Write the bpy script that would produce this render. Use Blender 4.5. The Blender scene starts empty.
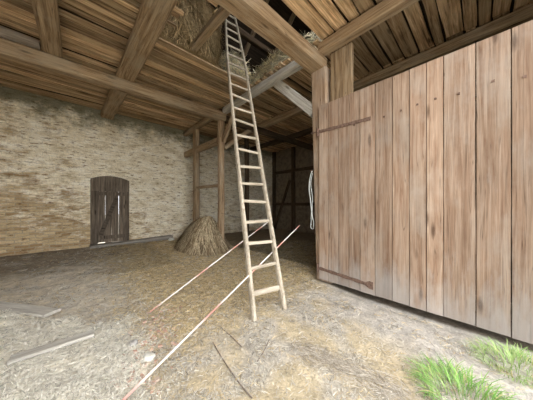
import bpy, bmesh, math, random
from mathutils import Vector, Matrix, noise as mn
random.seed(7)
scene = bpy.context.scene
COL = scene.collection
R = random.random
U = random.uniform

# ------------------------------------------------------------------ place
# X runs along the tie beams, Y along the joists, Z up; metres.  Eye height 1.55
EYE = 1.55
F = 203.0
CA, SA = 0.7314, 0.6820
FWD = Vector((SA, CA, 0)); RGT = Vector((CA, -SA, 0))

def tag(o, label=None, cat=None, group=None, kind=None):
    if label: o['label'] = label
    if cat: o['category'] = cat
    if group: o['group'] = group
    if kind: o['kind'] = kind
    return o

def link(name, me, mat, parent=None):
    o = bpy.data.objects.new(name, me); COL.objects.link(o)
    if mat: me.materials.append(mat)
    if parent: o.parent = parent
    return o

def empty(name, loc=(0, 0, 0)):
    o = bpy.data.objects.new(name, None); o.location = loc
    o.empty_display_size = .2; COL.objects.link(o); return o

# ------------------------------------------------------------------ materials
def nodes(name, rough=.85, spec=.2):
    m = bpy.data.materials.new(name); m.use_nodes = True
    nt = m.node_tree; b = nt.nodes['Principled BSDF']
    b.inputs['Roughness'].default_value = rough
    b.inputs['Specular IOR Level'].default_value = spec
    return m, nt, b

def N(nt, t, **kw):
    n = nt.nodes.new(t)
    for k, v in kw.items():
        if k in n.inputs.keys(): n.inputs[k].default_value = v
        else: setattr(n, k, v)
    return n

def ramp(nt, src, stops):
    r = nt.nodes.new('ShaderNodeValToRGB'); e = r.color_ramp.elements
    while len(e) < len(stops): e.new(.5)
    for i, (p, c) in enumerate(stops):
        e[i].position = p; e[i].color = (*c, 1) if len(c) == 3 else c
    nt.links.new(src, r.inputs[0]); return r.outputs[0]

def mix(nt, fac, a, b, mode='MIX'):
    n = nt.nodes.new('ShaderNodeMix'); n.data_type = 'RGBA'; n.blend_type = mode
    for s, v in ((n.inputs[0], fac), (n.inputs[6], a), (n.inputs[7], b)):
        if isinstance(v, (int, float)): s.default_value = v
        elif isinstance(v, tuple): s.default_value = (*v, 1)
        else: nt.links.new(v, s)
    return n.outputs[2]

def g(v): return (v, v, v)

def wood(name, dark, mid, light, axis=0, scale=1.0, bump=.35, patch=None, patchamt=.5, rough=.85, tintamt=.35, crack=.6, fine_lo=.42, bleach=False):
    """weathered timber; the grain runs along the object's own 'axis'"""
    m, nt, b = nodes(name, rough)
    tc = N(nt, 'ShaderNodeTexCoord'); oi = N(nt, 'ShaderNodeObjectInfo')
    at = N(nt, 'ShaderNodeAttribute', attribute_name='tint')
    mul = N(nt, 'ShaderNodeMath', operation='MULTIPLY_ADD')
    nt.links.new(at.outputs['Fac'], mul.inputs[0]); mul.inputs[1].default_value = 61.0
    m2 = N(nt, 'ShaderNodeMath', operation='MULTIPLY'); nt.links.new(oi.outputs['Random'], m2.inputs[0]); m2.inputs[1].default_value = 47.0
    nt.links.new(m2.outputs[0], mul.inputs[2])
    off = N(nt, 'ShaderNodeVectorMath', operation='ADD')
    nt.links.new(tc.outputs['Object'], off.inputs[0]); nt.links.new(mul.outputs[0], off.inputs[1])
    def mp(lo, hi):
        s = [hi, hi, hi]; s[axis] = lo
        v = N(nt, 'ShaderNodeMapping'); v.inputs['Scale'].default_value = [q*scale for q in s]
        nt.links.new(off.outputs[0], v.inputs[0]); return v.outputs[0]
    def nz(vec, sc, det=6, rgh=.6, dist=0):
        n = N(nt, 'ShaderNodeTexNoise', Scale=sc, Detail=det, Roughness=rgh, Distortion=dist)
        nt.links.new(vec, n.inputs['Vector']); return n.outputs['Fac']
    grain = nz(mp(.35, 7), 3.0, 7, .65, .6)
    fine = nz(mp(1.2, 45), 2.0, 4, .7)
    blot = nz(mp(.6, 1.6), 1.3, 4, .6)
    c = ramp(nt, grain, [(.3, dark), (.5, mid), (.68, light)])
    c = mix(nt, .55, c, ramp(nt, fine, [(.32, g(fine_lo)), (.6, g(1.18))]), 'MULTIPLY')
    c = mix(nt, .6, c, ramp(nt, blot, [(.28, g(.6)), (.6, g(1.1))]), 'MULTIPLY')
    # knots
    kv = mp(1.3, 5.5)
    vo = N(nt, 'ShaderNodeTexVoronoi', Scale=1.0); nt.links.new(kv, vo.inputs['Vector'])
    c = mix(nt, ramp(nt, vo.outputs['Distance'], [(.06, g(.8)), (.16, g(0))]), c, tuple(q*.35 for q in dark))
    # drying cracks
    cr = nz(mp(.22, 9), 2.2, 2, .4, .3)
    crm = ramp(nt, cr, [(.487, g(0)), (.5, g(crack)), (.513, g(0))])
    c = mix(nt, crm, c, tuple(q*.3 for q in dark))
    if patch:
        pn = nz(mp(.8, 1.4), 1.7, 5, .65)
        c = mix(nt, ramp(nt, pn, [(.48, g(0)), (.66, g(patchamt))]), c, patch)
    if bleach:                                   # weather-bleached foot of the boards
        sz = N(nt, 'ShaderNodeSeparateXYZ'); nt.links.new(tc.outputs['Object'], sz.inputs[0])
        mr = N(nt, 'ShaderNodeMapRange'); nt.links.new(sz.outputs[2], mr.inputs[0])
        for k_, v_ in ((1, 0.0), (2, .9), (3, .3), (4, -.15)): mr.inputs[k_].default_value = v_
        ad = N(nt, 'ShaderNodeMath', operation='ADD'); nt.links.new(mr.outputs[0], ad.inputs[0]); nt.links.new(nz(mp(1.0, 3), 1.5, 6, .7), ad.inputs[1])
        c = mix(nt, ramp(nt, ad.outputs[0], [(.5, g(0)), (.78, g(.7))]), c, (.44, .41, .38))
    tr = ramp(nt, at.outputs['Fac'], [(0, g(1-tintamt)), (1, g(1+tintamt*.6))])
    c = mix(nt, 1.0, c, tr, 'MULTIPLY')
    nt.links.new(c, b.inputs['Base Color'])
    bp = N(nt, 'ShaderNodeBump', Strength=bump, Distance=.012)
    hs = N(nt, 'ShaderNodeMath', operation='SUBTRACT'); nt.links.new(fine, hs.inputs[0]); nt.links.new(crm, hs.inputs[1])
    nt.links.new(hs.outputs[0], bp.inputs['Height']); nt.links.new(bp.outputs[0], b.inputs['Normal'])
    return m

def plain(name, c0, c1, sc=12, rough=.8, metal=0.0, bump=.2, spec=.2):
    m, nt, b = nodes(name, rough, spec); b.inputs['Metallic'].default_value = metal
    tc = N(nt, 'ShaderNodeTexCoord')
    n = N(nt, 'ShaderNodeTexNoise', Scale=sc, Detail=6, Roughness=.65); nt.links.new(tc.outputs['Object'], n.inputs['Vector'])
    nt.links.new(ramp(nt, n.outputs['Fac'], [(.32, c0), (.66, c1)]), b.inputs['Base Color'])
    bp = N(nt, 'ShaderNodeBump', Strength=bump, Distance=.01); nt.links.new(n.outputs['Fac'], bp.inputs['Height'])
    nt.links.new(bp.outputs[0], b.inputs['Normal']); return m

def attr_mat(name, rough=.9, noise_sc=None, bump=0, spec=.15, lo=.6, hi=1.25):
    """colour stored with the geometry (own colour of each straw / patch of soil, plus painted floor shade)"""
    m, nt, b = nodes(name, rough, spec)
    a = N(nt, 'ShaderNodeAttribute', attribute_name='col'); c = a.outputs['Color']
    if noise_sc:
        tc = N(nt, 'ShaderNodeTexCoord')
        n = N(nt, 'ShaderNodeTexNoise', Scale=noise_sc, Detail=9, Roughness=.72); nt.links.new(tc.outputs['Object'], n.inputs['Vector'])
        c = mix(nt, 1.0, c, ramp(nt, n.outputs['Fac'], [(.3, g(lo)), (.62, g(hi))]), 'MULTIPLY')
        n2 = N(nt, 'ShaderNodeTexNoise', Scale=noise_sc*4.5, Detail=4, Roughness=.8); nt.links.new(tc.outputs['Object'], n2.inputs['Vector'])
        c = mix(nt, .8, c, ramp(nt, n2.outputs['Fac'], [(.3, g(.7)), (.6, g(1.25))]), 'MULTIPLY')
        bp = N(nt, 'ShaderNodeBump', Strength=bump, Distance=.03)
        ad = N(nt, 'ShaderNodeMath', operation='ADD'); nt.links.new(n.outputs['Fac'], ad.inputs[0]); nt.links.new(n2.outputs['Fac'], ad.inputs[1])
        nt.links.new(ad.outputs[0], bp.inputs['Height']); nt.links.new(bp.outputs[0], b.inputs['Normal'])
    nt.links.new(c, b.inputs['Base Color']); return m

def brick_mat(name, horiz=0, wash=1.0):
    m, nt, b = nodes(name, .95, .1)
    tc = N(nt, 'ShaderNodeTexCoord'); sp = N(nt, 'ShaderNodeSeparateXYZ'); nt.links.new(tc.outputs['Object'], sp.inputs[0])
    cb = N(nt, 'ShaderNodeCombineXYZ'); nt.links.new(sp.outputs[horiz], cb.inputs[0]); nt.links.new(sp.outputs[2], cb.inputs[1])
    wob = N(nt, 'ShaderNodeTexNoise', Scale=3.0, Detail=3); nt.links.new(tc.outputs['Object'], wob.inputs['Vector'])
    vm = N(nt, 'ShaderNodeVectorMath', operation='MULTIPLY_ADD'); nt.links.new(wob.outputs['Color'], vm.inputs[0])
    vm.inputs[1].default_value = (.16, .10, 0); nt.links.new(cb.outputs[0], vm.inputs[2])
    br = N(nt, 'ShaderNodeTexBrick'); nt.links.new(vm.outputs[0], br.inputs['Vector'])
    br.inputs['Scale'].default_value = 1; br.inputs['Brick Width'].default_value = .27; br.inputs['Row Height'].default_value = .085
    br.inputs['Mortar Size'].default_value = .011; br.inputs['Mortar Smooth'].default_value = .5
    br.inputs['Color1'].default_value = (.30, .185, .085, 1); br.inputs['Color2'].default_value = (.62, .48, .28, 1); br.inputs['Mortar'].default_value = (.42, .36, .25, 1)
    def nz(sc, det=6, rg=.65, sx=1, sz=1):
        mp = N(nt, 'ShaderNodeMapping'); mp.inputs['Scale'].default_value = (sx, sz, 1); nt.links.new(cb.outputs[0], mp.inputs[0])
        n = N(nt, 'ShaderNodeTexNoise', Scale=sc, Detail=det, Roughness=rg); nt.links.new(mp.outputs[0], n.inputs['Vector']); return n.outputs['Fac']
    washc = ramp(nt, nz(2.2, 10, .78, .8, 1.6), [(.34, (.50, .41, .25)), (.48, (.84, .76, .57)), (.6, (.96, .92, .79))])
    # limewash survives less low on the left, more high up and to the right
    mz = N(nt, 'ShaderNodeMapRange'); nt.links.new(sp.outputs[2], mz.inputs[0]); mz.inputs[1].default_value = .2; mz.inputs[2].default_value = 2.6; mz.inputs[3].default_value = -.11; mz.inputs[4].default_value = .10
    mx = N(nt, 'ShaderNodeMapRange'); nt.links.new(sp.outputs[horiz], mx.inputs[0]); mx.inputs[1].default_value = -1.5; mx.inputs[2].default_value = 2.5; mx.inputs[3].default_value = -.07; mx.inputs[4].default_value = .15
    s1 = N(nt, 'ShaderNodeMath', operation='ADD'); nt.links.new(mz.outputs[0], s1.inputs[0]); nt.links.new(mx.outputs[0], s1.inputs[1])
    s2 = N(nt, 'ShaderNodeMath', operation='ADD'); nt.links.new(s1.outputs[0], s2.inputs[0]); nt.links.new(nz(1.5, 10, .74, .9, 2.0), s2.inputs[1])
    wf = ramp(nt, s2.outputs[0], [(.44, g(.05)), (.56, g(.92*wash))])
    c = mix(nt, wf, br.outputs['Color'], washc)
    # mortar joints still read through the wash
    c = mix(nt, .3, c, ramp(nt, br.outputs['Fac'], [(0, g(1.03)), (1, g(.7))]), 'MULTIPLY')
    c = mix(nt, ramp(nt, nz(7, 6, .75, .55, 2.2), [(.55, g(0)), (.62, g(.9))]), c, (.19, .115, .055))
    # mould under the eaves, also painting in the dark below the ceiling
    mm = N(nt, 'ShaderNodeMapRange'); nt.links.new(sp.outputs[2], mm.inputs[0]); mm.inputs[1].default_value = 3.5; mm.inputs[2].default_value = 4.7; mm.inputs[3].default_value = -.2; mm.inputs[4].default_value = .36
    s3 = N(nt, 'ShaderNodeMath', operation='ADD'); nt.links.new(mm.outputs[0], s3.inputs[0]); nt.links.new(nz(1.9, 8, .75), s3.inputs[1])
    c = mix(nt, ramp(nt, s3.outputs[0], [(.56, g(0)), (.8, g(.8))]), c, (.13, .13, .085))
    c = mix(nt, .7, c, ramp(nt, nz(24, 5, .8), [(.3, g(.6)), (.6, g(1.15))]), 'MULTIPLY')
    nt.links.new(c, b.inputs['Base Color'])
    bp = N(nt, 'ShaderNodeBump', Strength=.55, Distance=.02)
    inv = N(nt, 'ShaderNodeMath', operation='SUBTRACT'); nt.links.new(nz(14, 6, .75), inv.inputs[0]); nt.links.new(br.outputs['Fac'], inv.inputs[1])
    nt.links.new(inv.outputs[0], bp.inputs['Height']); nt.links.new(bp.outputs[0], b.inputs['Normal'])
    return m

M = {}
M['beam'] = wood('hewn_timber', (.21, .13, .07), (.55, .385, .225), (.74, .57, .37), patch=(.58, .50, .37), patchamt=.5)
M['beam_red'] = wood('reddish_timber', (.25, .15, .08), (.56, .39, .23), (.74, .56, .37), patch=(.62, .53, .40), patchamt=.5)
M['pale'] = wood('pale_timber', (.55, .50, .42), (.82, .78, .70), (.90, .87, .80), bump=.3, crack=.5)  # light wood, whitened in colour to look overexposed
M['greywood'] = wood('grey_timber', (.20, .16, .12), (.36, .30, .24), (.47, .41, .34), patch=(.5, .46, .4))
M['post'] = wood('post_timber', (.33, .20, .12), (.62, .44, .30), (.75, .58, .43), patch=(.72, .63, .53), patchamt=.5)
M['ceil'] = wood('ceiling_plank_wood', (.12, .07, .038), (.52, .345, .19), (.84, .65, .42), axis=0, scale=1.0, tintamt=.5, bump=.5, patch=(.56, .43, .27), patchamt=.6, fine_lo=.62, crack=.35)
M['door'] = wood('barn_door_wood', (.23, .135, .085), (.36, .25, .175), (.46, .35, .265), axis=2, scale=.9, tintamt=.42, bump=.3, patch=(.42, .36, .30), patchamt=.5, crack=.5, fine_lo=.62, bleach=True)
M['olddoor'] = wood('old_door_wood', (.07, .055, .04), (.16, .128, .095), (.27, .22, .165), axis=2, tintamt=.4, bump=.5)
M['ladder'] = wood('ladder_wood', (.42, .34, .24), (.62, .54, .42), (.74, .67, .55), axis=0, scale=1.6, bump=.15, tintamt=.2, crack=.3)
M['ladder_rail'] = wood('ladder_rail_wood', (.42, .34, .24), (.62, .54, .42), (.74, .67, .55), axis=2, scale=1.6, bump=.15, tintamt=.2, crack=.3)
M['sill'] = wood('sill_wood', (.26, .24, .20), (.42, .39, .34), (.55, .52, .46), bump=.3)
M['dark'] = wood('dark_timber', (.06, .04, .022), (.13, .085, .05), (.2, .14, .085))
M['greyboard'] = wood('bleached_board', (.58, .54, .46), (.78, .74, .65), (.86, .82, .73), bump=.3, crack=.5)
M['brick'] = brick_mat('limewashed_brick')
M['backwall'] = plain('clay_infill', (.12, .095, .065), (.25, .20, .14), 5, .95)
M['iron'] = plain('rusty_iron', (.12, .075, .055), (.27, .18, .14), 25, .8, .25)
M['soil'] = attr_mat('soil', .95, 9.0, .6, lo=.72, hi=1.2)
M['straw'] = attr_mat('straw', .75)
M['hay'] = attr_mat('hay_mass', .95, 14, .9)
M['grass'] = attr_mat('grass', .6)
M['stone'] = plain('grey_stone', (.22, .21, .19), (.42, .40, .37), 8, .9, 0, .5)
M['rope'] = plain('pale_rope', (.5, .53, .5), (.72, .75, .72), 40, .8)
M['cord'] = plain('dark_cord', (.05, .04, .03), (.1, .08, .06), 40, .9)
M['roof'] = wood('roof_boarding', (.025, .018, .011), (.05, .035, .022), (.08, .055, .035))
M['twig'] = plain('dry_twig', (.13, .10, .08), (.26, .21, .17), 30, .9)
M['earth'] = plain('yard_ground', (.34, .31, .24), (.5, .46, .38), 1.2, .95)
def tape_mat():
    m, nt, b = nodes('barrier_tape', .45, .4)
    tc = N(nt, 'ShaderNodeTexCoord')
    w = N(nt, 'ShaderNodeTexWave', Scale=.35, Distortion=3.0); w.wave_type = 'BANDS'; w.bands_direction = 'X'
    nt.links.new(tc.outputs['Object'], w.inputs['Vector'])
    nt.links.new(ramp(nt, w.outputs['Fac'], [(.0, (.70, .34, .28)), (.14, (.74, .46, .40)), (.3, (.84, .76, .71)), (1, (.86, .83, .79))]), b.inputs['Base Color'])
    return m
M['tape'] = tape_mat()

# ------------------------------------------------------------------ shape helpers
def lerp(a, b, t): return a + (b-a)*t
def sstep(a, b, x):
    t = max(0, min(1, (x-a)/(b-a))); return t*t*(3-2*t)
def n3(x, y, z=0): return mn.noise(Vector((x, y, z)))

def frame(p0, p1, up=Vector((0, 0, 1))):
    x = (p1-p0).normalized()
    if abs(x.dot(up)) > .98: up = Vector((0, 1, 0))
    y = up.cross(x).normalized(); z = x.cross(y)
    m = Matrix((x, y, z)).transposed().to_4x4(); m.translation = p0
    return m

def timber_mesh(L, w, h, rough=.012, ch=.18, seed=0, w1=None, h1=None, waney=0.0):
    """hewn timber along local X: chamfered section, wandering faces"""
    bm = bmesh.new(); n = max(3, int(L/.18)); rings = []
    c = min(w, h)*ch
    w1 = w if w1 is None else w1; h1 = h if h1 is None else h1
    for i in range(n+1):
        t = i/n; x = L*t; ww, hh = lerp(w, w1, t)/2, lerp(h, h1, t)/2
        oy = n3(x*.55, seed*3.1, 1)*rough*1.6; oz = n3(x*.55, seed*3.1, 7)*rough*1.6
        sec = [(-ww+c, -hh), (0, -hh), (ww-c, -hh), (ww, -hh+c), (ww, 0), (ww, hh-c), (ww-c, hh), (0, hh), (-ww+c, hh), (-ww, hh-c), (-ww, 0), (-ww, -hh+c)]
        ring = []
        for k, (y, z) in enumerate(sec):
            d = 1 + (n3(x*1.7, k*1.3+seed, seed)*rough*4 - waney*max(0, n3(x*.9, k*2.1, seed+5)))/1.0
            ring.append(bm.verts.new((x, y*d+oy, z*d+oz)))
        rings.append(ring)
    for a, b in zip(rings, rings[1:]):
        for k in range(12):
            bm.faces.new((a[k], a[(k+1) % 12], b[(k+1) % 12], b[k]))
    bm.faces.new(list(reversed(rings[0]))); bm.faces.new(rings[-1])
    bmesh.ops.recalc_face_normals(bm, faces=bm.faces)
    me = bpy.data.meshes.new('timber'); bm.to_mesh(me); bm.free()
    return me
SEED = [0]
def timber(name, p0, p1, w, h, mat, label=None, cat='beam', group=None, parent=None, up=Vector((0, 0, 1)), **kw):
    p0, p1 = Vector(p0), Vector(p1); SEED[0] += 1
    me = timber_mesh((p1-p0).length, w, h, seed=SEED[0]*1.37, **kw); me.name = name
    o = link(name, me, M[mat] if isinstance(mat, str) else mat)
    o.matrix_world = frame(p0, p1, up)
    if parent:
        o.matrix_basis = Matrix.Translation(-parent.location) @ frame(p0, p1, up); o.parent = parent
    if label: tag(o, label, cat, group)
    return o

class MB:
    """collects vertices and faces for one mesh, with a tint per board and a colour per vertex"""
    def __init__(s): s.v = []; s.f = []; s.t = []; s.c = []
    def box(s, x0, x1, y0, y1, z0, z1, tint=.5, jit=0.0):
        b = len(s.v)
        for z in (z0, z1):
            for x, y in ((x0, y0), (x1, y0), (x1, y1), (x0, y1)):
                s.v.append((x+U(-jit, jit), y+U(-jit, jit), z+U(-jit, jit))); s.t.append(tint)
        for q in ((3, 2, 1, 0), (4, 5, 6, 7), (0, 1, 5, 4), (1, 2, 6, 5), (2, 3, 7, 6), (3, 0, 4, 7)):
            s.f.append(tuple(b+i for i in q))
    def board(s, axis, a0, a1, b0, b1, c0, c1, tint, wav=.01, n=None, sd=0):
        """plank along axis 0 (X) or 2 (Z); b = its width direction, c = thickness; wavy long edges"""
        n = n or max(2, int((a1-a0)/.25)); base = len(s.v); k = len(s.v)*.37+sd
        for i in range(n+1):
            a = lerp(a0, a1, i/n)
            e0 = b0 + n3(a*1.1, k, 0)*wav; e1 = b1 + n3(a*1.1, k, 9)*wav; dz = n3(a*.7, k, 4)*wav*.4
            for bb, cc in ((e0, c0+dz), (e1, c0+dz), (e1, c1+dz), (e0, c1+dz)):
                s.v.append((a, bb, cc) if axis == 0 else ((cc, bb, a) if axis == 2 else (bb, a, cc))); s.t.append(tint)
        for i in range(n):
            p, q = base+4*i, base+4*(i+1)
            for j in range(4): s.f.append((p+j, p+(j+1) % 4, q+(j+1) % 4, q+j))
        s.f.append((base+3, base+2, base+1, base)); e = base+4*n; s.f.append((e, e+1, e+2, e+3))
    def strip(s, pts, w, side, col):
        b = len(s.v); n = len(pts)
        for i, p in enumerate(pts):
            ww = w*(1 if i < n-1 else .35)
            s.v.append(tuple(p-side*ww/2)); s.v.append(tuple(p+side*ww/2)); s.c += [col, col]; s.t += [.5, .5]
        for i in range(n-1): s.f.append((b+2*i, b+2*i+1, b+2*i+3, b+2*i+2))
    def build(s, name, mat, parent=None, smooth=False, fixn=False):
        me = bpy.data.meshes.new(name); me.from_pydata(s.v, [], s.f)
        if s.c and len(s.c) == len(s.v):
            a = me.color_attributes.new('col', 'FLOAT_COLOR', 'POINT')
            a.data.foreach_set('color', [q for c in s.c for q in (c[0], c[1], c[2], 1.0)])
        elif s.t:
            a = me.attributes.new('tint', 'FLOAT', 'POINT'); a.data.foreach_set('value', s.t)
        if fixn:
            bm = bmesh.new(); bm.from_mesh(me); bmesh.ops.recalc_face_normals(bm, faces=bm.faces); bm.to_mesh(me); bm.free()
        me.update()
        if smooth: me.polygons.foreach_set('use_smooth', [True]*len(me.polygons))
        return link(name, me, M[mat] if isinstance(mat, str) else mat, parent)

def tube(name, pts, r, mat, parent=None, res=6):
    cu = bpy.data.curves.new(name, 'CURVE'); cu.dimensions = '3D'; cu.bevel_depth = r; cu.bevel_resolution = 2; cu.use_fill_caps = True
    sp = cu.splines.new('BEZIER'); sp.bezier_points.add(len(pts)-1)
    for b, p in zip(sp.bezier_points, pts): b.co = p; b.handle_left_type = b.handle_right_type = 'AUTO'
    sp.resolution_u = res
    tmp = bpy.data.objects.new('tmp', cu); COL.objects.link(tmp)
    me = bpy.data.meshes.new_from_object(tmp.evaluated_get(bpy.context.evaluated_depsgraph_get())); me.name = name
    bpy.data.objects.remove(tmp); bpy.data.curves.remove(cu); me.materials.clear()
    return link(name, me, M[mat] if isinstance(mat, str) else mat, parent)

# ------------------------------------------------------------------ floor and ground
def pale_zone(x, y): return sstep(.25, -.25, y-3.75+.95*x+.5*n3(x*2.2, y*2.2, 3)) * sstep(.28, -.1, x-.42+.22*n3(x*3, y*3, 8))
def hfloor(x, y):
    h = .022*n3(x*.9, y*.9) + .012*n3(x*3.1, y*3.1, 2) + .006*n3(x*9, y*9, 5)
    h += .11*sstep(7.2, 8.8, y)*(1-.5*sstep(2.0, 4.0, x))
    p = pale_zone(x, y); h += p*(.035+.045*n3(x*4.2, y*4.2, 11)+.02*n3(x*11, y*11, 4))
    h -= .05*sstep(.35, .1, abs(x-3.6))*sstep(2.4, 1.2, y)
    return h
def C3(*a): return Vector(a)
def soil_col(x, y):
    a = n3(x*.8, y*.8, 21); b = n3(x*2.3, y*2.3, 31); d = n3(x*6, y*6, 41)
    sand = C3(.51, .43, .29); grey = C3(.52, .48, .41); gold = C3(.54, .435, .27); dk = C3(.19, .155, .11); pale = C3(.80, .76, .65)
    c = sand.lerp(grey, sstep(-.12, .3, b+.4*a))
    c = c.lerp(gold, sstep(1.9, 2.8, y+.3*b)*sstep(.2, 1.2, x+.5*b)*.85)
    c = c.lerp(grey*1.15, sstep(.5, -.3, x-.6+.3*b)*sstep(2.5, 4.2, y)*.6)
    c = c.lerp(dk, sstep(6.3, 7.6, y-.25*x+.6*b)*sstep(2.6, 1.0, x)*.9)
    c = c.lerp(C3(.46, .36, .22), sstep(5.5, 7.5, y)*sstep(1.0, 2.6, x)*.7)
    c = c.lerp(C3(.48, .46, .43), sstep(1.9, 2.7, x-.25*y+.25*b)*sstep(2.2, 1.3, y)*.8)
    c = c.lerp(pale, pale_zone(x, y)*.85)
    c = c.lerp(C3(.14, .105, .07), max(sstep(3.75, 4.5, x)*.85, sstep(3.52, 3.62, x)*sstep(2.5, 2.2, y)*.85))  # shade behind the door and in the back bay, painted into the soil
    return c*(1+.25*d)

def make_floor():
    mb = MB(); xs = []; ys = []
    x = -4.0
    while x < 9.3: xs.append(x); x += .045 if -1.5 < x < 4.2 else .16
    y = -.95
    while y < 9.3: ys.append(y); y += .045 if y < 5.5 else .1
    for yy in ys:
        for xx in xs:
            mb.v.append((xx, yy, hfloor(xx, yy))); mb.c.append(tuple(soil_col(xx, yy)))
    nx = len(xs)
    for j in range(len(ys)-1):
        for i in range(nx-1):
            a = j*nx+i; mb.f.append((a, a+1, a+nx+1, a+nx))
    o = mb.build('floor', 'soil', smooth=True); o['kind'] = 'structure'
make_floor()
gmb = MB(); gmb.box(-40, 40, -45, 40, -.4, -.09)
gr = gmb.build('ground', 'earth'); gr['kind'] = 'structure'

# ------------------------------------------------------------------ straw on the floor
def straw_col(x, y):
    p = pale_zone(x, y)
    k = R()
    gold = C3(.82, .68, .42).lerp(C3(.48, .36, .18), R()); grey = C3(.80, .76, .66).lerp(C3(.36, .33, .28), R()); wht = C3(.92, .89, .79).lerp(C3(.62, .58, .48), R())
    gz = sstep(1.8, 2.8, y)*sstep(.1, 1.2, x)
    c = gold if k < .22+.6*gz else grey
    if R() < p: c = wht
    if R() < .14: c = c*.45
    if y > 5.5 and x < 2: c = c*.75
    if x > 4.2: c = c*.5  # shade of the back bay painted into the straw
    return tuple(c)
def scatter_straw(n):
    mb = MB(); k = 0
    while k < n:
        t = math.exp(U(math.log(1.25), math.log(8.5))); lat = U(-1.45, 1.45)*t
        P = FWD*t + RGT*lat
        x, y = P.x, P.y
        if not (-3 < x < 7 and -.8 < y < 8.7): continue
        if x > 3.5 and y < 2.5: continue
        gz = sstep(1.9, 2.9, y)*sstep(.1, 1.0, x); pz = pale_zone(x, y)
        dens = .08 + .92*gz + .7*pz + .4*sstep(.0, .3, n3(x*2.3, y*2.3, 31)) 
        if R() > dens: continue
        k += 1
        L = U(.014, .036)*(t+.1); a = U(0, 6.283)
        d = Vector((math.cos(a), math.sin(a), U(-.12, .22))); side = Vector((-math.sin(a), math.cos(a), U(-.6, .6))).normalized()
        z = hfloor(x, y)+U(.002, .018)+.02*pz*R()
        p = Vector((x, y, z)); bend = side*U(-.003, .003)+Vector((0, 0, U(-.004, .012)))
        w = U(.0013, .0027)*(t+.2)
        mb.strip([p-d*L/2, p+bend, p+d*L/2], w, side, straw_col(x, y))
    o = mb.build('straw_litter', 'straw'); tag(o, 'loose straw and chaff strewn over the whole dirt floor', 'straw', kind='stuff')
scatter_straw(70000)

# reddish crumbs of broken brick beside the near end of the tapes
mb = MB()
for i in range(260):
    u = R(); x = lerp(.38, 1.0, u)+random.gauss(0, .10); y = lerp(2.1, 3.2, u)+random.gauss(0, .16); s = U(.006, .02); z = hfloor(x, y)
    c = tuple(C3(.56, .33, .24).lerp(C3(.62, .50, .40), R())); b0 = len(mb.v)
    mb.box(x-s, x+s*U(.5, 1.3), y-s*U(.5, 1.3), y+s, z-.004, z+s*U(.5, 1.1), jit=s*.35); mb.c += [c]*8
o = mb.build('brick_crumbs', 'straw'); tag(o, 'reddish brick crumbs scattered where the barrier tapes meet the floor', 'rubble', kind='stuff')
# dark twiggy sweepings, right foreground
mb = MB()
for i in range(900):
    u = R(); x = lerp(1.75, 1.95, u)+random.gauss(0, .07); y = lerp(1.35, .42, u)+random.gauss(0, .07)
    a = U(-2.1, -.9)+random.gauss(0, .5); L = U(.03, .14); d = Vector((math.cos(a), math.sin(a), U(-.1, .15))); sd = Vector((-math.sin(a), math.cos(a), .3))
    p = Vector((x, y, hfloor(x, y)+U(.004, .03))); c = tuple(C3(.26, .22, .17).lerp(C3(.66, .60, .50), R()))
    mb.strip([p-d*L/2, p+d*L/2], U(.003, .006), sd, c)
o = mb.build('twig_sweepings', 'straw'); tag(o, 'dark line of swept twigs and chaff left of the grass tuft', 'twigs', kind='stuff')

# ------------------------------------------------------------------ walls
def arch_wall():
    """brick wall in plane Y=9..9.4 with a segmental-arched doorway"""
    X0, X1, Z0, Z1 = -4.2, 9.4, -.2, 5.2
    dl, dr, dz0, dz1, rise = .32, 1.42, .12, 2.47, .13
    out = []; n = 10
    for i in range(n+1):
        t = i/n; out.append((lerp(dl, dr, t), dz1-.06+rise*(1-(2*t-1)**2)))
    bm = bmesh.new()
    def quad(pts):
        a = [bm.verts.new((x, 9.0, z)) for x, z in pts]; b = [bm.verts.new((x, 9.4, z)) for x, z in pts]
        bm.faces.new(a); bm.faces.new(list(reversed(b)))
        for i in range(len(pts)): bm.faces.new((a[i], b[i], b[(i+1) % len(pts)], a[(i+1) % len(pts)]))
    quad([(X0, Z0), (dl, Z0), (dl, Z1), (X0, Z1)]); quad([(dr, Z0), (X1, Z0), (X1, Z1), (dr, Z1)])
    quad([(dl, Z0), (dr, Z0), (dr, dz0), (dl, dz0)])
    quad(out + [(dr, Z1), (dl, Z1)])
    bmesh.ops.recalc_face_normals(bm, faces=bm.faces)
    me = bpy.data.meshes.new('wall_far'); bm.to_mesh(me); bm.free()
    o = link('wall_far', me, M['brick']); o['kind'] = 'structure'
    return dl, dr, dz0, dz1
dl, dr, dz0, dz1 = arch_wall()
def wall_box(name, x0, x1, y0, y1, z0, z1, mat):
    mb = MB(); mb.box(x0, x1, y0, y1, z0, z1); o = mb.build(name, mat); o['kind'] = 'structure'; return o
wall_box('wall_back', 9.0, 9.3, -1.2, 9.0, -.1, 5.2, 'backwall')
wall_box('wall_left', -4.3, -4.05, -2.5, 9.0, -.1, 5.2, 'backwall')  # front end runs on out of view, added to block low sky
wall_box('wall_front', 3.75, 9.0, -1.2, -1.0, -.1, 5.2, 'backwall')
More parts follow.
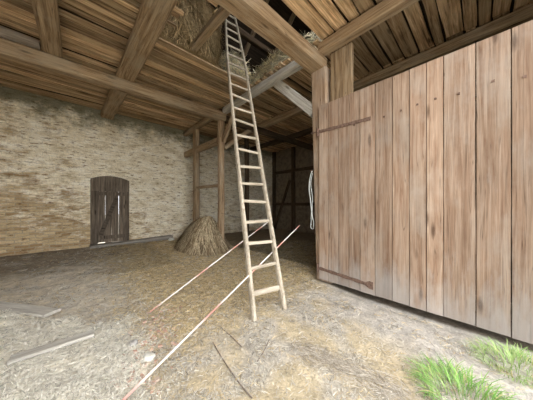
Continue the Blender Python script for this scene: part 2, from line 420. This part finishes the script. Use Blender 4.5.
# roof and gables
mb = MB()
def slope(xa, xb, y0, z0, y1, z1, ta, tb):
    a, b = (lerp(y0, y1, ta), lerp(z0, z1, ta)), (lerp(y0, y1, tb), lerp(z0, z1, tb)); k = len(mb.v)
    for dz in (0, .08): mb.v += [(xa, a[0], a[1]+dz), (xb, a[0], a[1]+dz), (xb, b[0], b[1]+dz), (xa, b[0], b[1]+dz)]
    mb.t += [.5]*8
    for q in ((0, 1, 2, 3), (4, 5, 6, 7), (0, 1, 5, 4), (1, 2, 6, 5), (2, 3, 7, 6), (3, 0, 4, 7)): mb.f.append(tuple(k+i for i in q))
slope(-4.5, 9.5, 9.8, 5.0, 4.1, 10.2, 0, 1)
fr_ = (-1.6, 5.0, 4.1, 10.2)                    # front slope: unseen gap added to light the loft hay and plate
slope(-4.5, .9, *fr_, .32, 1); slope(5.6, 9.5, *fr_, 0, 1); slope(3.6, 5.6, *fr_, 0, .40); slope(3.6, 5.6, *fr_, .66, 1); slope(.9, 3.6, *fr_, .32, .40); slope(.9, 3.6, *fr_, .62, 1)
o = mb.build('roof', 'roof', fixn=True); o['kind'] = 'structure'
for nm, x in (('wall_gable_left', -4.3), ('wall_gable_right', 9.05)):
    mb = MB(); v = []
    for xx in (x, x+.15): v += [(xx, -1.55, 5.0), (xx, 9.75, 5.0), (xx, 4.1, 10.15)]
    mb.v = v; mb.t = [.5]*6; mb.f = [(0, 1, 2), (3, 5, 4), (0, 1, 4, 3), (1, 2, 5, 4), (2, 0, 3, 5)]
    o = mb.build(nm, 'roof', fixn=True); o['kind'] = 'structure'
wall_box('wall_eaves_front', 3.6, 9.2, -1.3, -1.1, 4.78, 5.3, 'roof'); wall_box('wall_front_upper', -4.3, 3.6, .14, .22, 4.72, 6.7, 'roof')
wall_box('wall_eaves_left', -4.3, -4.15, .2, 9.0, 4.78, 5.25, 'roof')
wall_box('wall_porch_right', 3.6, 3.72, -1.2, .2, 4.8, 6.7, 'roof')

# ------------------------------------------------------------------ ceiling planks (run along X at z 4.75)
ZC = 4.755
def ceiling():
    mb = MB()
    HX0, HX1 = 1.13, 3.46
    for (ya, yb, kind) in ((-1.0, .25, 'right'), (.25, 2.2, 'all'), (2.2, 4.3, 'hatch'), (4.3, 9.0, 'all')):
        y = ya
        while y < yb-.02:
            w = U(.10, .21) if ya > 2 else U(.17, .29); w = yb-y if yb-y-w < .08 else w
            y1 = y+w
            if kind == 'all': cuts = [-4.1, U(-1.8, -1.5), U(.85, 1.05), 3.55, U(5.25, 5.35), 9.0]; segs = list(zip(cuts, cuts[1:]))
            elif kind == 'right': segs = [(3.55, 5.3), (5.3, 9.0)]
            else: segs = [(-4.1, -.35), (-.35, HX0+U(-.03, .22)*(1 if y < 3.9 else .2)), (HX1+U(-.06, .05), 5.3), (5.3, 9.0)]
            for a, b in segs:
                dz = U(0, .045); gp = U(.012, .036)
                mb.board(0, a+.004, b-.004, y+gp, y1-gp*.4, ZC+dz, ZC+.032+dz, R(), wav=.024)
            y = y1
    # one short plank left over the hatch
    mb.board(0, 1.05, 1.66, 2.62, 2.98, ZC+.005, ZC+.04, .95, wav=.01)
    o = mb.build('ceiling', 'ceil', fixn=True); o['kind'] = 'structure'
ceiling()
# dark loft covering above the boards, so that gaps read dark
mb = MB()
mb.box(-4.1, 1.05, .25, 9.0, ZC+.10, ZC+.12); mb.box(3.6, 9.0, -1.0, 2.2, ZC+.09, ZC+.12); mb.box(3.9, 9.0, 2.2, 9.0, ZC+.09, ZC+.12); mb.box(1.05, 3.9, 4.6, 9.0, ZC+.09, ZC+.12); mb.box(1.05, 3.6, .25, 2.0, ZC+.09, ZC+.12)
o = mb.build('trim_loft_floor', 'roof', fixn=True); o['kind'] = 'structure'

# ------------------------------------------------------------------ timbers
ZT, HT = 4.31, .22          # tie beams: underside, height
ZJ = 4.535                  # joists: underside
timber('tie_beam', (-4.0, 2.36, ZT+.115), (3.72, 2.36, ZT+.115), .36, .235, 'beam_red', 'thick hewn tie beam crossing overhead in front of the ladder top to the door post', rough=.012)
timber('tie_beam', (-4.0, 5.97, ZT+.03), (3.62, 5.97, ZT+.165), .24, .28, 'beam', 'long pale brown tie beam at upper left, carrying the joists near the brick wall', rough=.012)
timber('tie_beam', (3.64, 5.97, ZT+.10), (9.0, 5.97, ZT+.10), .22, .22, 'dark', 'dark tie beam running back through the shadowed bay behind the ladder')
timber('joist', (-.36, .22, ZJ+.105), (-.36, 6.07, ZJ+.105), .28, .21, 'beam', 'broad grey-brown ceiling joist nearest the top left corner', cat='beam', rough=.008)
timber('joist', (1.0, .22, ZJ+.10), (.77, 8.98, ZJ+.095), .36, .205, 'beam', 'cracked brown ceiling joist along the left side of the hatch', cat='beam', rough=.014, waney=.05)
timber('joist', (5.36, -.9, ZJ+.105), (5.36, 8.95, ZJ+.105), .22, .21, 'beam', 'dark ceiling joist just above the top of the big plank door', cat='beam')
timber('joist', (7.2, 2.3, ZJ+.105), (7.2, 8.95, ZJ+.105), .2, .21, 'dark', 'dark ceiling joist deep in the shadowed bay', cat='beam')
timber('wall_plate', (3.59, -.9, ZJ+.105), (3.59, 2.24, ZJ+.105), .23, .215, 'beam_red', 'thick brown beam above the plank door, running from the post to the top right', cat='beam', rough=.012)
timber('wall_plate', (3.57, 2.40, ZJ+.10), (3.57, 5.84, ZJ+.10), .19, .2, 'pale', 'pale beam along the far right edge of the hatch, behind the ladder', cat='beam', rough=.008)
timber('wall_plate', (3.50, 6.1, ZJ+.10), (3.50, 8.98, ZJ+.10), .2, .2, 'beam', 'brown beam running from the far post to the brick wall', cat='beam')
# round log end lying on the tie beam, upper left
def log(name, p0, p1, r, mat, label):
    bm = bmesh.new(); p0, p1 = Vector(p0), Vector(p1); L = (p1-p0).length; n = 12; rings = []
    for i in range(n+1):
        x = L*i/n; rr = r*(1+.05*n3(x*2, 3, 3)); q = 1
        if i >= n-1: q = .93 if i == n else 1
        rings.append([bm.verts.new((x, rr*q*math.cos(a*math.pi/8)*(1+.04*n3(a*.6, x)), rr*q*math.sin(a*math.pi/8))) for a in range(16)])
    for a, b in zip(rings, rings[1:]):
        for k in range(16): bm.faces.new((a[k], a[(k+1) % 16], b[(k+1) % 16], b[k]))
    bm.faces.new(rings[0]); bm.faces.new(rings[-1]); bmesh.ops.recalc_face_normals(bm, faces=bm.faces)
    me = bpy.data.meshes.new(name); bm.to_mesh(me); bm.free(); o = link(name, me, M[mat]); o.matrix_world = frame(p0, p1); tag(o, label, 'log'); return o
log('round_log', (-3.6, 5.93, ZJ+.105), (-.53, 5.93, ZJ+.105), .10, 'greywood', 'round-ended log lying on the left tie beam at the left edge')

# posts
pA = empty('timber_post', (3.77, 2.33, 0)); tag(pA, 'thick reddish timber post with long cracks at the hinge side of the big plank door', 'post')
timber('post_shaft', (3.77, 2.21, -.03), (3.77, 2.33, ZT), .30, .35, 'post', parent=pA, rough=.006, ch=.08)
mb = MB(); mb.box(3.606, 3.62, 2.12, 2.5, 3.02, 3.05, jit=.004); o = mb.build('iron_cramp', 'iron', pA, fixn=True); o.location = -pA.location
o = timber('jamb_board', (3.74, 1.90, .0), (3.74, 1.88, ZJ), .10, .42, 'beam', 'wide grey jamb board showing above the door between post and ceiling', cat='board', rough=.006, ch=.06)
timber('timber_post', (3.52, 6.0, 0), (3.52, 6.0, ZT), .19, .19, 'beam_red', 'brown timber post right of the straw heap, under the left tie beam', cat='post', rough=.008)
timber('timber_post', (3.50, 7.9, 0), (3.50, 7.9, ZJ), .20, .26, 'beam', 'brown timber post rising behind the straw heap beside the brick wall', cat='post', rough=.008)
timber('rail', (3.50, 6.12, 3.68), (3.50, 8.95, 3.72), .16, .24, 'beam', 'grey horizontal rail joining the two posts above the straw heap', cat='beam', rough=.008)
timber('rail', (3.50, 6.12, 2.18), (3.50, 7.80, 2.2), .10, .10, 'beam', 'thin lower rail between the two posts above the straw heap', cat='beam', rough=.008)
timber('brace', (3.55, 5.90, 3.62), (3.55, 5.18, 4.50), .11, .13, 'beam_red', 'short reddish brace from the far post up to the left, beside the ladder rail', cat='brace')
timber('brace', (3.64, 6.0, 3.45), (4.75, 6.0, 4.33), .11, .15, 'beam', 'pale brace behind the ladder, rising from the far post into the dark bay', cat='brace')
timber('brace', (3.69, 2.46, 3.50), (3.63, 3.50, 4.54), .10, .22, 'pale', 'white diagonal brace left of the door post', cat='brace', rough=.006)
# shadowed bay at the back
for y, nm in ((8.88, 'dark corner post at the far back of the shadowed bay'), (7.35, 'dark wall post in the middle of the shadowed back wall'), (5.7, 'dark wall post next to the door post in the shadowed back wall')):
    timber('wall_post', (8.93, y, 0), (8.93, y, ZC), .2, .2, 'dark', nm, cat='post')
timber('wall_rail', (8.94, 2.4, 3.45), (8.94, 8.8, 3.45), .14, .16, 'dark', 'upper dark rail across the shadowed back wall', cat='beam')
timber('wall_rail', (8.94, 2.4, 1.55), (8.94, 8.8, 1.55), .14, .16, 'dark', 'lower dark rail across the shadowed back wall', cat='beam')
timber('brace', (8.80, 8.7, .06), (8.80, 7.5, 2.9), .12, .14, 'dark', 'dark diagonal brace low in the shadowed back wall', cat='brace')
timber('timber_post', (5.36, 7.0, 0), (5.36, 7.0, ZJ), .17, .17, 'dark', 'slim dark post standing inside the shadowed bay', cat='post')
# rafters seen through the hatch
for x, nm in ((3.7, 'rafter seen through the hatch, first from the ladder'), (5.0, 'rafter seen through the hatch, second from the ladder'), (6.3, 'rafter seen through the hatch, third from the ladder'), (7.6, 'rafter seen through the hatch, farthest from the ladder')):
    timber('rafter', (x, 9.4, 5.2), (x, 4.25, 9.9), .14, .16, 'beam', nm, cat='beam')
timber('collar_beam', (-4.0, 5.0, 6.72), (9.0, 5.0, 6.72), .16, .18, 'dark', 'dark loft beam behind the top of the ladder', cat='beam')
timber('loft_pole', (1.98, 2.56, 5.03), (1.86, 4.7, 5.0), .15, .15, 'beam', 'dim pole crossing the hay inside the hatch', cat='beam')

# ------------------------------------------------------------------ big plank door on the right
bd = empty('barn_door', (3.57, 2.26, .055)); tag(bd, 'big pinkish-brown plank door leaf on two strap hinges, filling the right side', 'door')
seams = [2.26, 2.05, 1.84, 1.646, 1.452, 1.211, .966, .745, .547, .366, .068, -.208, -.50, -.80]
mb = MB()
for i, (a, b) in enumerate(zip(seams, seams[1:])):
    t = [.75, .55, .4, .5, .62, .35, .6, .72, .9, .5, .38, .3, .62, .5][i]
    d = U(0, .006)
    mb.board(2, U(0, .008), 3.455+U(-.004, .004), b-2.26+.005, a-2.26-.004, -.02-d, .022, t, wav=.004)
mb.build('planks', 'door', bd, fixn=True)
mb = MB()
for z in (.27, 2.93): mb.board(1, -3.0, -.20, .03, .07, z-.1, z+.1, .4, wav=.004)
mb.build('ledges', 'greywood', bd, fixn=True)
def strap(z0, z1, y1):
    bm = bmesh.new(); n = 16; pr = None; vs = []
    for i in range(n+1):
        t = i/n; y = lerp(-.0, y1, t); z = lerp(z0, z1, t); hw = .027+.004*math.sin(i*1.7)
        if i >= n-1 and z0 < 1: hw = .06
        vs.append([bm.verts.new((x, y, z+s)) for x, s in ((-.038, -hw), (-.038, hw), (-.026, hw), (-.026, -hw))])
    for a, b in zip(vs, vs[1:]):
        for k in range(4): bm.faces.new((a[k], a[(k+1) % 4], b[(k+1) % 4], b[k]))
    bm.faces.new(vs[0]); bm.faces.new(vs[-1]); bmesh.ops.recalc_face_normals(bm, faces=bm.faces)
    me = bpy.data.meshes.new('strap_hinge'); bm.to_mesh(me); bm.free(); s = link('strap_hinge', me, M['iron'], bd)
    tag(s, 'rusty iron strap hinge')
    for k in range(4):
        bm = bmesh.new(); bmesh.ops.create_uvsphere(bm, u_segments=8, v_segments=5, radius=.02)
        t = .12+.26*k
        for v in bm.verts: v.co = Vector((v.co.x*.6-.038, v.co.y+y1*t, v.co.z+lerp(z0, z1, t)))
        me = bpy.data.meshes.new('bolt'); bm.to_mesh(me); bm.free(); link('bolt', me, M['iron'], s)
    bm = bmesh.new(); bmesh.ops.create_cone(bm, cap_ends=True, segments=10, radius1=.024, radius2=.024, depth=.15)
    for v in bm.verts: v.co = Vector((v.co.x-.02, v.co.y+.03, v.co.z+z0))
    me = bpy.data.meshes.new('knuckle'); bm.to_mesh(me); bm.free(); link('knuckle', me, M['iron'], s)
strap(.215, .15, -1.02); strap(2.94, 2.91, -.98)
mb = MB()
for y in (1.55, 1.35, 1.08, .85, .65, .45, .22, -.07, -.3, -.45):
    z = 2.90+U(-.03, .03); mb.box(-.034, -.018, y-2.26-.012, y-2.26+.012, z-.012, z+.012, jit=.003)
mb.build('nail_heads', 'iron', bd, fixn=True)

# ------------------------------------------------------------------ small door in the brick wall
d1 = empty('door_1', (dl, 9.0, dz0)); d1['kind'] = 'structure'
W, H = dr-dl, dz1-dz0
mb = MB()
mb.board(2, 0, H+.0, 0.0, .20, .0, .0, .4) if False else None
def vb(mb, x0, x1, z0, z1, y0, y1, t):      # vertical board: written as box with slight wear
    mb.box(x0, x1, y0, y1, z0, z1, t, jit=.006)
vb(mb, 0.0, .20, 0, H, .06, .14, .35); vb(mb, W-.13, W, 0, H-.0, .06, .14, .45)
mb.build('door_frame', 'olddoor', d1, fixn=True)
mb = MB(); n = 8
for i in range(n):
    t0, t1 = i/n, (i+1)/n; f = lambda t: H-.06+.12*(1-(2*t-1)**2)+.02
    b = len(mb.v); x0, x1 = W*t0, W*t1
    for y in (.04, .15):
        mb.v += [(x0, y, H-.47), (x1, y, H-.47), (x1, y, f(t1)), (x0, y, f(t0))]
    mb.t += [.75]*8
    for q in ((3, 2, 1, 0), (4, 5, 6, 7), (0, 1, 5, 4), (1, 2, 6, 5), (2, 3, 7, 6), (3, 0, 4, 7)): mb.f.append(tuple(b+j for j in q))
mb.build('head_board', 'olddoor', d1, fixn=True)
mb = MB(); xs = [.205, .40, .58, .735, .80, .965]
for i, (a, b, lo) in enumerate(((.2, .40, .06), (.403, .585, .01), (.588, .79, .05), (.797, .975, .02))):
    vb(mb, a, b, lo+U(0, .04), H-.44, .09, .125, [.7, .95, .6, .85][i])
mb.build('door_planks', 'olddoor', d1, fixn=True)
timber('diagonal_batten', (dl+.28, 9.075, dz0+.35), (dl+.72, 9.075, dz0+1.65), .04, .12, 'olddoor', parent=d1)
mb = MB(); vb(mb, .21, W-.14, .20, .32, .06, .09, .5); vb(mb, .21, W-.14, H-.62, H-.5, .06, .09, .4); mb.build('ledge', 'olddoor', d1, fixn=True)
# the patch of brick filling the slits low on the door stays open to daylight
# grey sill beam along the wall foot
timber('sill_beam', (.30, 8.80, .12), (2.85, 8.80, .19), .34, .15, 'sill', 'long grey sill beam lying along the foot of the brick wall below the small door', cat='beam', rough=.02)

# ------------------------------------------------------------------ ladder
fl = Vector((1.72, 2.08, 0)); fr = Vector((2.235, 2.017, 0))
def at(u, v, t): return FWD*t + RGT*((u-266.5)/F*t) + Vector((0, 0, EYE+(204-v)/F*t))
fl = at(254, 321.5, 2.69); fr = at(284, 309, 3.0)
fl.z = hfloor(fl.x, fl.y)+.002; fr.z = hfloor(fr.x, fr.y)+.002
tc_ = at(229.6, 10, 5.80); dirv = Vector((fr.x-fl.x, fr.y-fl.y, 0)).normalized()
lad = empty('wooden_ladder', (fl+fr)/2); tag(lad, 'tall pale wooden ladder with flat rungs leaning up through the hatch', 'ladder')
fc = (fl+fr)/2; sdir = (tc_-fc).normalized(); nrm = dirv.cross(sdir).normalized()
HW = (fr-fl).length/2; dz_ = (fr-fl).z
def halfw(s_): return lerp(HW, HW*.93, s_/.68) if s_ < .68 else lerp(HW*.93, .135, ((s_-.68)/.32)**1.25)
def rail_pt(s_, sg):
    side = (dirv*2*HW+Vector((0, 0, dz_*(1-s_)))).normalized()
    return fc.lerp(tc_, s_)+side*(sg*halfw(s_))
for sg in (-1, 1):
    bm = bmesh.new(); rings = []
    for i in range(41):
        t = i/40; c = rail_pt(t, sg)-fc+dirv*.006*n3(t*5, sg*3)
        a, b = lerp(.032, .021, t), lerp(.048, .032, t)
        sec = [(-1, -.55), (-.55, -1), (.55, -1), (1, -.55), (1, .55), (.55, 1), (-.55, 1), (-1, .55)]
        rings.append([bm.verts.new(c+dirv*(x*a)+nrm*(y*b)) for x, y in sec])
    for r0, r1 in zip(rings, rings[1:]):
        for k in range(8): bm.faces.new((r0[k], r0[(k+1) % 8], r1[(k+1) % 8], r1[k]))
    bm.faces.new(rings[0]); bm.faces.new(rings[-1]); bmesh.ops.recalc_face_normals(bm, faces=bm.faces)
    me = bpy.data.meshes.new('rail'); bm.to_mesh(me); bm.free(); link('rail', me, M['ladder_rail'], lad)
NR = 21
for i in range(NR):
    s_ = (i+.86)/(NR+.75); a, b = rail_pt(s_, -1), rail_pt(s_, 1); j = random.gauss(0, .012); d = (b-a).normalized()
    timber('rung', a-d*.02+Vector((0, 0, j)), b+d*.02+Vector((0, 0, -j*.4)), .030, .052 if i else .075, 'ladder', parent=lad, up=sdir, rough=.004, ch=.3)

# ------------------------------------------------------------------ barrier tapes
def tape(near, far, post, label):
    near, far = Vector(near), Vector(far); L = (far-near).length; mb = MB(); n = 60
    for i in range(n+1):
        x = L*i/n; tw = .9+.5*math.sin(x*1.1+near.x*3)
        hw = .0095; y, z = math.sin(tw)*hw, math.cos(tw)*hw
        mb.v += [(x, -y, -z), (x, y, z), (x, y-.0012*math.cos(tw), z+.0012), (x, -y-.0012, -z+.0012)]; mb.t += [.5]*4
    for i in range(n):
        p, q = 4*i, 4*i+4
        for j in range(4): mb.f.append((p+j, p+(j+1) % 4, q+(j+1) % 4, q+j))
    mb.f += [(3, 2, 1, 0), (4*n, 4*n+1, 4*n+2, 4*n+3)]
    o = mb.build('barrier_tape', 'tape'); o.matrix_world = frame(near, far); tag(o, label, 'tape', None)
    inv = o.matrix_world.inverted()
    c = tube('tie_cord', [inv @ far, inv @ far.lerp(Vector(post), .5)-Vector((0, 0, .03)), inv @ Vector(post)], .004, 'cord', o)
    return o
A0 = at(150, 312, 2.86); A1 = at(268, 222, 5.24); B0 = at(122, 406, 1.50); B1 = at(299.5, 225.5, 4.5)
A0.z = hfloor(A0.x, A0.y)+.03; B0.z = hfloor(B0.x, B0.y)+.04
tape(A0, A1, (3.46, 5.90, 1.25), 'red and white barrier tape farther from the camera, passing behind the ladder')
tape(B0, B1, (3.70, 2.50, 1.15), 'red and white barrier tape nearer the camera, rising from the bottom edge')

# ------------------------------------------------------------------ rope on the post
def rope():
    P = lambda y, z, dx=0: Vector((3.585+dx, y-.105+.028*z, z))
    st = [[P(2.485, 2.24), P(2.52, 2.18), P(2.555, 2.02), P(2.56, 1.75), P(2.53, 1.5), P(2.545, 1.2), P(2.52, 1.03), P(2.49, 1.08), P(2.515, 1.35), P(2.50, 1.7), P(2.53, 2.0), P(2.48, 2.2)],
          [P(2.485, 2.23, -.02), P(2.535, 2.1, -.02), P(2.575, 1.88, -.01), P(2.555, 1.65), P(2.52, 1.42, -.02), P(2.50, 1.22, -.02)]]
    main = tube('rope', st[0], .0065, 'rope')
    tag(main, 'pale rope hanging in loops on the left side of the door post', 'rope')
    tube('rope_strand', st[1], .006, 'rope', main)
    tube('nail', [Vector((3.64, 2.47, 2.22)), Vector((3.57, 2.49, 2.25))], .008, 'iron', main)
rope()

# ------------------------------------------------------------------ hay
def hay_mass(name, cx, cy, cz, rx, ry, rz, ncol, n, label, seed, hang=.5, cols=((.62, .50, .28), (.36, .26, .12)), boxy=.5, flat=False, Lr=(.15, .65), kind='stuff', cat='hay', wid=(.008, .022)):
    bm = bmesh.new(); bmesh.ops.create_icosphere(bm, subdivisions=5, radius=1)
    mb = MB(); rnd = random.Random(seed)
    def shape(d):
        m = max(abs(d.x), abs(d.y), abs(d.z)); k = lerp(1, 1/m, boxy)
        q = Vector((d.x*k*rx, d.y*k*ry, d.z*k*rz)); nn = n3(q.x*3+seed, q.y*3, q.z*3)*.12+n3(q.x*8, q.y*8+seed, q.z*8)*.05
        q += d*nn
        if flat and q.z < 0: q.z *= .05
        return q
    for v in bm.verts:
        q = shape(v.co.normalized()); mb.v.append(tuple(q)); k = .5+.5*n3(q.x*9, q.y*9, q.z*4)
        mb.c.append(tuple(C3(*cols[0]).lerp(C3(*cols[1]), k)*.75))
    for f in bm.faces: mb.f.append(tuple(v.index for v in f.verts))
    bm.free()
    for i in range(n):
        d = Vector((rnd.gauss(0, 1), rnd.gauss(0, 1), rnd.gauss(0, 1))).normalized()
        if flat: d.z = abs(d.z)
        q = shape(d)+d*rnd.uniform(-.01, .04)
        ax = Vector((rnd.gauss(0, .5), rnd.gauss(0, .5), rnd.gauss(0, .5)-hang*1.6)); ax = (ax-d*ax.dot(d)*.8).normalized()
        sd = ax.cross(d); sd = sd.normalized() if sd.length > .01 else Vector((1, 0, 0)); L = rnd.uniform(*Lr)
        if flat and q.z-L/2*abs(ax.z) < .01: L = min(L, max(.05, q.z*1.5))
        c = tuple(C3(*cols[0]).lerp(C3(*cols[1]), rnd.random()**1.4)*rnd.choice((.45, .8, 1.0, 1.25)))
        mb.strip([q-ax*L/2, q+d*rnd.uniform(0, .05), q+ax*L/2+d*rnd.uniform(-.02, .09)], rnd.uniform(*wid), sd, c)
    o = mb.build(name, 'hay'); o.location = (cx, cy, cz); tag(o, label, cat, None, kind); return o
HB = ((.64, .48, .26), (.22, .15, .07))
ZH = ZC+.13
hay_mass('hay', 1.88, 5.05, ZH, .76, .68, 1.45, None, 5200, 'brown hay hanging over the edge of the hatch, left of the ladder', 3, hang=1.0, cols=HB, boxy=.75, flat=True)
hay_mass('hay', .50, 3.2, ZH, .48, 1.0, 1.3, None, 2600, 'dark hay heaped along the left side of the hatch', 5, hang=.8, cols=((.5, .37, .2), (.18, .12, .06)), boxy=.6, flat=True)
PB = ((.95, .88, .64), (.74, .63, .40))
hay_mass('hay', 3.17, 4.92, ZH, .34, .55, .72, None, 2000, 'pale hay on the hatch edge directly behind the ladder', 8, hang=.2, cols=PB, boxy=.3, flat=True)
hay_mass('hay', 4.22, 3.75, ZH, .52, 1.3, .66, None, 3000, 'pale hay piled above the pale beam, right of the ladder', 9, hang=.1, cols=PB, boxy=.3, flat=True)
# straw heap by the far posts
def straw_heap(cx, cy, rx, ry, H):
    """loose fan of coarse stalks slumped against the two posts"""
    mb = MB(); rnd = random.Random(5); nr, na = 16, 40
    def srf(r, a):
        k = 1+.16*n3(math.cos(a)*2, math.sin(a)*2, 7); x, y = rx*k*r*math.cos(a), ry*k*r*math.sin(a)
        z = H*max(0, min(1, 1.5-1.5*r))**.9*(1+.22*n3(x*3, y*3, 2))+.03*n3(x*7, y*7, 5)*max(0, 1-r)
        return Vector((x+.30*(1-r)**2, y-.10*(1-r)**2, hfloor(cx+x, cy+y)*min(1, r*1.2)+z))
    c0, c1 = C3(.38, .285, .17), C3(.12, .085, .05)
    for i in range(nr+1):
        for j in range(na):
            p = srf(i/nr, 2*math.pi*j/na); mb.v.append(tuple(p)); mb.c.append(tuple(c1.lerp(c0, .4+.4*n3(p.x*8, p.y*8, p.z*3))))
    for i in range(nr):
        for j in range(na):
            mb.f.append((i*na+j, (i+1)*na+j, (i+1)*na+(j+1) % na, i*na+(j+1) % na))
    for i in range(2600):
        a = rnd.uniform(0, 6.283); r0 = rnd.uniform(.02, .8); r1 = min(1.06, r0+rnd.uniform(.18, .45)); da = rnd.gauss(0, .16)
        p0, p1 = srf(r0, a), srf(r1, a+da); up = Vector((0, 0, rnd.uniform(.0, .05)))
        ax = (p1-p0).normalized(); sd = ax.cross(Vector((math.cos(a), math.sin(a), .8))).normalized()
        c = tuple(c0.lerp(C3(.75, .64, .43), rnd.random()) if rnd.random() < .6 else c1.lerp(c0, rnd.random()))
        mb.strip([p0+up*.6, p0.lerp(p1, .5)+up, p1+up*.3+Vector((0, 0, .008))+Vector((math.cos(a), math.sin(a), 0))*rnd.choice((0, 0, .08))], rnd.uniform(.010, .026), sd, c)
    o = mb.build('straw_heap', 'hay', smooth=True); o.location = (cx, cy, 0)
    tag(o, 'heap of coarse straw leaning against the far posts by the brick wall', 'straw heap')
straw_heap(3.2, 6.74, .80, 1.2, 1.0)

# ------------------------------------------------------------------ things on the floor
def floor_board(name, pa, pb, w, h, mat, label, lift=.0):
    a, b = Vector((*pa, 0)), Vector((*pb, 0)); a.z = hfloor(*pa)+h/2+.012+lift; b.z = hfloor(*pb)+h/2+.012+lift
    return timber(name, a, b, w, h, mat, label, cat='board', rough=.02, ch=.25)
floor_board('loose_board', (-.47, 3.07), (.14, 3.05), .13, .035, 'greyboard', 'bleached board lying askew on the pale debris in the left foreground', .012)
floor_board('loose_board', (-1.1, 5.25), (-.24, 4.06), .20, .04, 'greyboard', 'bleached board lying at the left edge, farther back on the straw', .01)
def twig(pts, r, label):
    o = tube('twig', [Vector((x, y, hfloor(x, y)+.012)) for x, y in pts], r, 'twig'); tag(o, label, 'twig')
def gp(u, v): t = EYE*F/(v-204); p = at(u, v, t); return (p.x, p.y)
twig([gp(213, 343), gp(224, 362), gp(238, 382), (gp(252, 400))], .005, 'long thin dark twig in the middle foreground running to the bottom edge')
twig([gp(221, 329), gp(232, 338), gp(242, 348)], .005, 'short dark twig just below the left foot of the ladder')
twig([gp(269, 340), gp(264, 352), gp(257, 362)], .004, 'short curved twig right of the other twigs in the foreground')

def stone(name, x, y, s, label, seed, mat='stone'):
    bm = bmesh.new(); bmesh.ops.create_icosphere(bm, subdivisions=3, radius=s)
    for v in bm.verts:
        n = n3(v.co.x/s*1.3+seed, v.co.y/s*1.3, v.co.z/s*1.3); v.co *= 1+.35*n; v.co.z *= .6
    me = bpy.data.meshes.new(name); bm.to_mesh(me); bm.free(); o = link(name, me, M[mat]); o.location = (x, y, hfloor(x, y)+s*.42); tag(o, label, 'stone')
M['chalk'] = plain('pale_stone', (.55, .54, .48), (.74, .72, .64), 14, .9, 0, .5)
x, y = gp(148, 362); stone('stone', x, y, .055, 'pale lump of plaster beside the near tape', 2, 'chalk')
x, y = gp(133, 350); stone('stone', x, y, .045, 'smaller grey lump of plaster left of the pale one beside the tape', 5)
stone('stone', 2.75, 8.55, .11, 'pale lump of mortar at the right end of the sill beam', 9, 'chalk')

def grass(x, y, n, rad, hgt, label, seed, cols):
    rnd = random.Random(seed); mb = MB()
    for i in range(n):
        a = rnd.uniform(0, 6.283); r = rad*math.sqrt(rnd.random()); bx, by = x+r*math.cos(a), y+r*math.sin(a)
        lean = .35+.9*r/rad; az = a+rnd.gauss(0, .7); L = hgt*rnd.uniform(.5, 1.15)
        d = Vector((math.cos(az), math.sin(az), 0)); sd = Vector((-math.sin(az), math.cos(az), 0)); p = Vector((bx, by, hfloor(bx, by)-.004)); pts = []
        for k in range(5):
            t = k/4; pts.append(p+d*(L*lean*t*t*.8)+Vector((0, 0, L*(t-.45*lean*t*t))))
        c = tuple(C3(*cols[0]).lerp(C3(*cols[1]), rnd.random()))
        if rnd.random() < .1: c = (.55, .5, .25)
        mb.strip(pts, rnd.uniform(.003, .006), sd, c)
    # base point at the tuft's own foot
    mb.v = [(v[0]-x, v[1]-y, v[2]) for v in mb.v]
    o = mb.build('grass_tuft', 'grass'); o.location = (x, y, 0); tag(o, label, 'grass'); return o
GC = ((.09, .26, .035), (.36, .55, .17))
gx, gy = gp(462, 398); hx, hy = gp(514, 366)
grass(gx, gy, 480, .27, .18, 'bright green grass tuft at the bottom edge, right foreground', 1, GC)
grass(hx, hy, 460, .26, .15, 'lower green grass patch beside the foot of the plank door', 2, ((.20, .36, .09), (.46, .58, .25)))

GROUPS = {'joist': 'ceiling joists', 'tie_beam': 'tie beams', 'wall_plate': 'plates on the post line', 'timber_post': 'timber posts', 'brace': 'diagonal braces',
          'wall_post': 'posts of the back wall', 'wall_rail': 'rails of the back wall', 'rail': 'rails between the far posts', 'rafter': 'rafters above the loft',
          'barrier_tape': 'barrier tapes', 'loose_board': 'loose boards on the floor', 'twig': 'twigs in the foreground', 'stone': 'lumps of mortar and plaster', 'grass_tuft': 'grass tufts', 'hay': 'hay in the loft'}
for o in scene.objects:
    k = o.name.split('.')[0]
    if o.parent is None and k in GROUPS and 'label' in o: o['group'] = GROUPS[k]

# ------------------------------------------------------------------ light, camera
w = bpy.data.worlds.new('sky'); scene.world = w; w.use_nodes = True
bg = w.node_tree.nodes['Background']; bg.inputs['Color'].default_value = (.98, .985, 1.0, 1); bg.inputs['Strength'].default_value = 1.0
cam = bpy.data.cameras.new('camera'); co = bpy.data.objects.new('camera', cam); COL.objects.link(co)
cam.sensor_width = 36; cam.lens = F/533*36; cam.shift_y = 4/533; cam.clip_start = .05; cam.clip_end = 200
co.location = (0, 0, EYE); co.rotation_euler = (math.pi/2, 0, math.atan2(FWD.y, FWD.x)-math.pi/2)
scene.camera = co
vs = scene.view_settings; vs.view_transform = 'Standard'; vs.look = 'None'; vs.gamma = 1; vs.use_curve_mapping = False; vs.exposure = 2.48
